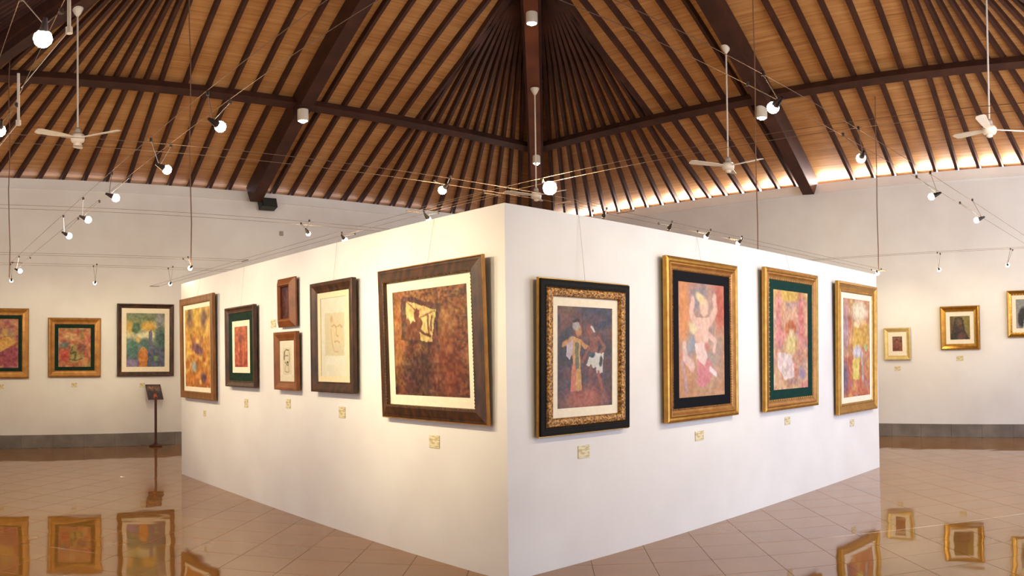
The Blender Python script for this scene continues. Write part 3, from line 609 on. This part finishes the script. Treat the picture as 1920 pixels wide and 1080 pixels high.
cable_pair('diagonal cable pair with the row of lamps facing the partition\'s right face', (2.2, 1.98), (XW-0.02, 1.98), (0, 0.15, 0))
cable_pair('cable pair crossing under the right rafters', (4.60, Y0_), (4.60, 6.5), (0.15, 0, 0))

def spot_light(loc, target, power, ang, col, soft=0.03, blend=1.0):
    l = bpy.data.lights.new('lamp_beam', 'SPOT'); l.energy = power; l.color = col[:3]; l.spot_size = math.radians(ang); l.spot_blend = blend; l.shadow_soft_size = soft
    o = bpy.data.objects.new('lamp_beam', l); C.objects.link(o); o.location = loc
    o.rotation_euler = (Vector(target)-Vector(loc)).to_track_quat('-Z', 'Y').to_euler(); return o
WARM = (1.0, 0.84, 0.52)
def lamp(label, pos, arms, target=None, power=0, ang=70, lit=True, r=0.031, col=WARM, cat='lamp', group='cable spotlights', glow=15.0):
    """bulb in a small open head, hung from one or two points on the cables"""
    p = Vector(pos)
    root = thing('cable_spotlight', label, cat, Matrix.Translation(p), group)
    tgt = Vector(target) if target is not None else p + Vector((0,0,-1))
    dr = (tgt-p).normalized()
    back = p - dr*0.055
    m_ = MB()
    for a in arms: m_.tube(Vector(a)-p, back-p, 0.0028, 5)
    m_.build('arm', CHROME, root)
    m_ = MB(); m_.tube(back-p-dr*0.03, -dr*0.015, 0.008, 10, r2=0.022); m_.build('lamp_head', HEAD, root)
    m_ = MB()
    prof = [(0.001,-1),(0.5,-0.87),(0.87,-0.5),(1,0),(0.87,0.5),(0.5,0.87),(0.001,1)]
    m_.lathe([(a*r, z*r) for a, z in prof], n=12); m_.build('bulb', BULB if lit else CHROME, root, smooth=True)
    for a in arms:
        m_ = MB(); m_.tube(Vector(a)-p+Vector((0,0,-0.012)), Vector(a)-p+Vector((0,0,0.012)), 0.010, 8); m_.build('clamp', HEAD, root)
    if lit and power:
        spot_light(p + dr*(r+0.02), tgt, power, ang, col)
    if lit and glow:
        l = bpy.data.lights.new('bulb_glow', 'POINT'); l.energy = glow; l.color = col; l.shadow_soft_size = 0.04
        o = bpy.data.objects.new('bulb_glow', l); C.objects.link(o); o.location = p + dr*(r+0.03)
    return root
dx = lambda y: [(1.54, y-0.05, ZC), (1.71, y+0.05, ZC)]
LB = 'lamp in the row facing the partition\'s left face, counted from camera: '
lamp(LB+'nearest', (1.59,3.90,2.85), dx(4.0), (3.86,4.55,1.9), 62, glow=8)
lamp(LB+'second', (1.64,4.93,2.85), dx(5.0), (3.86,5.0,1.85), 105, glow=8)
lamp(LB+'third', (1.56,5.91,2.85), dx(6.0), (3.86,5.45,1.8), 150, glow=8)
lamp(LB+'fourth', (1.57,6.89,2.85), dx(7.0), (3.86,6.5,1.8), 162, glow=8)
lamp(LB+'fifth', (1.59,7.82,2.85), dx(7.9), (3.86,8.3,1.85), 168, glow=8)
lamp(LB+'farthest', (1.55,10.97,2.85), dx(11.05), (3.86,9.9,1.75), 225, glow=8)
bx = lambda y: [(0.43, y-0.05, ZC), (0.60, y+0.05, ZC)]
lamp('biggest, brightest lamp at the upper left corner', (0.50,2.94,2.85), bx(3.05), (0.4,4.5,0.0), 40, r=0.037, group='lamps at far left', glow=7)
lamp('lamp cut by the left edge of the photo, under the purlin', (0.49,4.25,2.85), bx(4.35), (0.3,9,0.5), 30, r=0.035, group='lamps at far left', glow=7)
hy = lambda x: [(x, 11.67, ZC), (x, 11.89, ZC)]
lamp('small lamp hanging before the left wall above the magenta painting', (1.54,11.8,2.80), hy(1.54), (1.9,15.07,1.9), 75, 60, r=0.025)
lamp('small lamp hanging before the left wall above the orange-green landscape', (2.79,11.8,2.785), hy(2.79), (3.15,15.07,1.9), 75, 60, r=0.025)
lamp('small lamp hanging before the left wall above the orange-robed figure painting', (3.97,11.8,2.80), hy(3.97), (4.45,15.07,2.0), 110, 60, r=0.025)
lamp('bright lamp under the long vertical cord by the partition\'s left end', (3.84,10.55,2.90), [(3.80,10.52,ZC),(3.80,10.72,ZC)], (3.6,15.0,1.5), 40, 90)
lamp('lamp above the partition, left of the brightest one on its top edge', (3.99,7.40,2.93), [(3.96,7.32,ZC),(3.96,7.50,ZC)], (8,11,0), 30, 90, r=0.025)
px_ = lambda y: [(4.66, y, ZC), (4.83, y, ZC)]
lamp('bright star-like lamp on the partition\'s left top edge', (4.67,7.80,2.96), px_(7.85), (8,9,0), 30, 90)
lamp('small lamp on the partition\'s left top edge near its corner', (4.67,6.24,2.96), px_(6.3), (8,7,0), 30, 90, r=0.026)
lamp('yellow glowing lamp in front of the rafters left of the partition corner', (3.94,5.08,2.96), [(3.94,4.98,ZC),(3.94,5.18,ZC)], (3.0,9,0), 30, 90, r=0.034)
lamp('dazzling white lamp above the partition corner', (4.68,4.62,3.00), [(4.60,4.62,ZC),(4.75,4.62,ZC)], (1.5,1.5,0.5), 60, 110, r=0.058, glow=150)
py_ = lambda x: [(x, 5.08, ZC), (x, 5.26, ZC)]
lamp('unlit lamp head behind the partition\'s right top edge, left one', (5.96,5.16,2.98), py_(5.92), (9,9,0), lit=False, r=0.022)
lamp('unlit lamp head behind the partition\'s right top edge, second from left', (7.02,5.16,2.98), py_(6.98), (9,9,0), lit=False, r=0.022)
lamp('lit lamp behind the partition\'s right top edge, left of the pair', (7.77,5.18,2.985), py_(7.72), (9,9,0), 30, 90, r=0.026)
lamp('lit lamp behind the partition\'s right top edge, right of the pair', (8.47,5.18,2.985), py_(8.40), (9,9,0), 30, 90, r=0.026)
lamp('lamp with two dark connectors at the partition\'s upper right end', (13.05,5.19,2.99), [(12.95,5.08,ZC),(12.95,5.26,ZC)], (14.8,5.5,1.8), 55, 80, r=0.034)
ry = lambda x: [(x-0.05, 1.98, ZC), (x+0.05, 2.13, ZC)]
RB = 'lamp in the row facing the partition\'s right face: '
lamp(RB+'nearest, on the big right beam', (3.49,1.92,2.85), ry(3.55), (4.6,4.26,1.7), 73, glow=6)
lamp(RB+'second, in front of the right rafters', (4.71,1.97,2.85), ry(4.75), (8.0,4.26,1.6), 62, glow=6)
lamp(RB+'third, against the upper right wall', (6.14,1.97,2.85), ry(6.2), (5.3,4.26,1.8), 62, glow=6, r=0.028)
lamp(RB+'farthest', (7.42,1.94,2.85), ry(7.48), (6.6,4.26,1.8), 73, glow=6, r=0.028)
rx = lambda y: [(11.22, y, ZC), (11.36, y, ZC)]
lamp('small lamp before the right wall above the veiled portrait', (11.3,3.53,2.81), rx(3.53), (14.8,4.25,2.1), 110, 50, r=0.028)
lamp('small lamp before the right wall near the photo\'s right edge', (11.02,2.45,2.80), rx(2.45), (14.8,2.9,2.3), 110, 50, r=0.028)

# long vertical cords from the roof
def roof_z(x, y): return HW + T*min(x-X0, XW-x, y-Y0, YW-y)
def cord(label, x, y, z0, z1):
    z1 = roof_z(x, y) + RD + 0.01
    m_ = MB(); n = 8
    pts = [Vector((x + 0.012*math.sin(i*1.7), y, z0+(z1-z0)*i/n)) for i in range(n+1)]
    for a, c_ in zip(pts, pts[1:]): m_.tube(a, c_, 0.008, 6, caps=False)
    tag(m_.build('hanging_cord', ROPE), label, 'cord', 'vertical supply cords')
cord('vertical brown cord near the left edge, dropping in front of the left wall', 1.61, 12.6, 2.93, 6.46)
cord('vertical brown cord ending at the lamp by the partition\'s left end', 3.87, 10.60, 2.95, 7.65)
cord('vertical brown cord in front of the right wall, left one', 10.05, 5.82, 2.9, 7.7)
cord('vertical brown cord at the partition\'s right end', 13.12, 5.20, 3.02, 6.03)

# ------------------------------------------------------------------ ceiling fans
def fan(label, x, y, ztop, zhub, ang, Rb=0.66):
    root = thing('ceiling_fan', label, 'fan', Matrix.Translation((x, y, zhub)), 'white ceiling fans on long rods')
    h = ztop-zhub
    m_ = MB(); m_.lathe([(0.015,h-0.15),(0.05,h-0.10),(0.085,h-0.02),(0.085,h)], n=16); m_.build('canopy', WHITEM, root, smooth=True)
    m_ = MB(); m_.tube((0,0,0.10), (0,0,h-0.12), 0.014, 8); m_.build('rod', WHITEROD, root)
    m_ = MB(); m_.lathe([(0.02,0.16),(0.045,0.13),(0.05,0.08)], n=14); m_.build('rod_collar', GREYP, root, smooth=True)
    m_ = MB(); m_.lathe([(0.03,0.07),(0.085,0.055),(0.105,0.02),(0.10,-0.03),(0.085,-0.06),(0.05,-0.07),(0.01,-0.072)], n=20); m_.build('motor_housing', WHITEM, root, smooth=True)
    m_ = MB(); m_.lathe([(0.05,-0.065),(0.045,-0.10),(0.025,-0.112),(0.005,-0.114)], n=14); m_.build('switch_cup', WHITEM, root, smooth=True)
    for k_ in range(3):
        a = ang + k_*2*PI/3; M = Matrix.Rotation(a, 4, 'Z') @ Matrix.Rotation(-0.03, 4, 'Y') @ Matrix.Rotation(0.20, 4, 'X')
        m_ = MB()
        pts = [(0.09,-0.035),(0.22,-0.055),(Rb-0.06,-0.075),(Rb,-0.055),(Rb+0.01,0.0),(Rb,0.055),(Rb-0.06,0.075),(0.22,0.055),(0.09,0.035)]
        n = len(pts); v_ = [M @ Vector((px,py,0.010)) for px,py in pts] + [M @ Vector((px,py,0.0)) for px,py in pts]
        m_.add(v_, [tuple(range(n)), tuple(range(2*n-1, n-1, -1))] + [(i, n+i, n+(i+1)%n, (i+1)%n) for i in range(n)])
        m_.build('blade', WHITEM, root)
    return root
fan('white ceiling fan with three spread blades at upper left', 2.41, 11.23, 6.93, 4.84, math.atan2(11.23,2.41))
fan('white ceiling fan in front of the right rafters, left of the big right beam', 11.21, 7.02, 6.90, 4.74, 0.45)
fan('white ceiling fan behind the dazzling lamp at the central hip', 10.87, 11.10, 6.96, 4.76, 0.7)
fan('white ceiling fan at the upper right edge', 11.02, 2.67, 7.28, 4.76, 1.1)

# white drop rods at the far left (feed points of the nearest cables)
for x, y, z0, z1, lab in ((0.88,4.32,3.50,6.23,'short white drop rod beside the biggest lamp at upper left'), (0.82,5.89,3.40,3.80,'short white drop rod above the lamp cut by the left edge')):
    m_ = MB(); m_.tube((0,0,0), (0,0,z1-z0), 0.011, 8); m_.tube((0,0,-0.02), (0,0,0.02), 0.02, 8); m_.tube((0,0,0), (0.60-x,-0.12,3.085-z0), 0.0028, 6)
    o = m_.build('drop_rod', WHITEROD); o.location = (x, y, z0); tag(o, lab, 'rod')

# ------------------------------------------------------------------ canister downlights
def can(label, x, y, z, h=0.22, r=0.10, power=140):
    root = thing('canister_downlight', label, 'downlight', Matrix.Translation((x, y, z)), 'canister downlights on the beams')
    m_ = MB(); m_.lathe([(r*0.96,h),(r,h-0.01),(r,0.012),(r*0.86,0.0),(r*0.82,0.03)], n=20); m_.build('housing', WHITEM, root, smooth=False)
    m_ = MB(); m_.lathe([(0.001,-0.035),(r*0.35,-0.03),(r*0.62,-0.008),(r*0.74,0.02),(r*0.74,0.03)], n=16); m_.build('bulb', BULB2, root, smooth=True)
    l = bpy.data.lights.new('downlight_beam', 'SPOT'); l.energy = power; l.color = (1.0,0.9,0.66); l.spot_size = 2.4; l.spot_blend = 0.8; l.shadow_soft_size = 0.06
    o = bpy.data.objects.new('downlight_beam', l); C.objects.link(o); o.location = (x, y, z-0.04)
can('canister downlight high on the central hip beam', 9.52, 9.77, 7.55)
can('canister downlight where the left main beam meets the purlin', 6.73, 12.65, 5.95)
can('canister downlight beside the right main beam', 12.52, 7.12, 5.92)
can('canister downlight low on the central hip beam, below the purlins', 12.40, 12.64, 5.93, r=0.085)

# ------------------------------------------------------------------ speaker, junction box, display stand
Ms = Matrix.Translation((7.12, YW-0.14, 4.84)) @ Matrix.Rotation(math.radians(-18), 4, 'X')
root = thing('wall_speaker', 'small black loudspeaker on the left wall beside the main beam', 'speaker', Ms)
m_ = MB(); m_.bevbox((-0.17,-0.10,-0.10),(0.17,0.10,0.10), 0.012, M=Matrix.Rotation(PI/2, 4, 'X')); m_.build('cabinet', BLACKP, root)
m_ = MB(); m_.box((-0.15,-0.108,-0.085),(0.15,-0.1,0.085)); m_.build('grille', simple('grille_cloth', srgb(34,34,34), srgb(50,50,48), 0.9, scale=120), root)
m_ = MB(); m_.box((-0.03,0.09,-0.03),(0.03,0.15,0.03)); m_.build('bracket', HEAD, root)
m_ = MB(); m_.bevbox((-0.04,-0.045,0),(0.04,0.045,0.03), 0.006, M=Matrix.Rotation(PI/2, 4, 'X')); o = m_.build('junction_box', GREYP); o.location = (7.49, YW-0.0005, 4.27)
tag(o, 'tiny grey junction box high on the left wall', 'box')

root = thing('display_stand', 'dark red wood stand with slanted picture panel before the left wall', 'stand', Matrix.Translation((4.68, 14.80, 0)))
m_ = MB(); m_.lathe([(0.12,0.0),(0.125,0.015),(0.11,0.03),(0.05,0.045),(0.03,0.07)], n=20); m_.build('base', REDW, root, smooth=True)
m_ = MB(); m_.box((-0.02,-0.02,0.05),(0.02,0.02,0.95)); m_.build('post', REDW, root)
Mp = Matrix.Translation((0,-0.02,0.90)) @ Matrix.Rotation(math.radians(-36), 4, 'X')
m_ = MB(); m_.box((-0.15,-0.008,0),(0.15,0.012,0.34)); pn = m_.build('panel', REDW, root); pn.matrix_local = Mp
st_art = [('g', [(0,(110,70,60)),(0.35,(150,110,80)),(0.5,(60,56,64)),(1,(50,44,52))]), ('e',0.3,0.18,0.16,0.1,0,(190,140,60),0.9), ('n',(60,36,60),6,6,0.5,0.6), ('p',(214,80,30),[(0.36,1.0),(0.38,0.7),(0.5,0.58),(0.62,0.7),(0.62,1.0)]), ('l',(90,30,30),[(0.5,0.3),(0.5,0.62)],0.05)]
cm = canvas_mesh(0.27, 0.31, paint(36, 40, st_art, 30, 20))
o = bpy.data.objects.new('printed_sheet', cm); C.objects.link(o); o.parent = pn; o.location = (-0.135, -0.0095, 0.015)
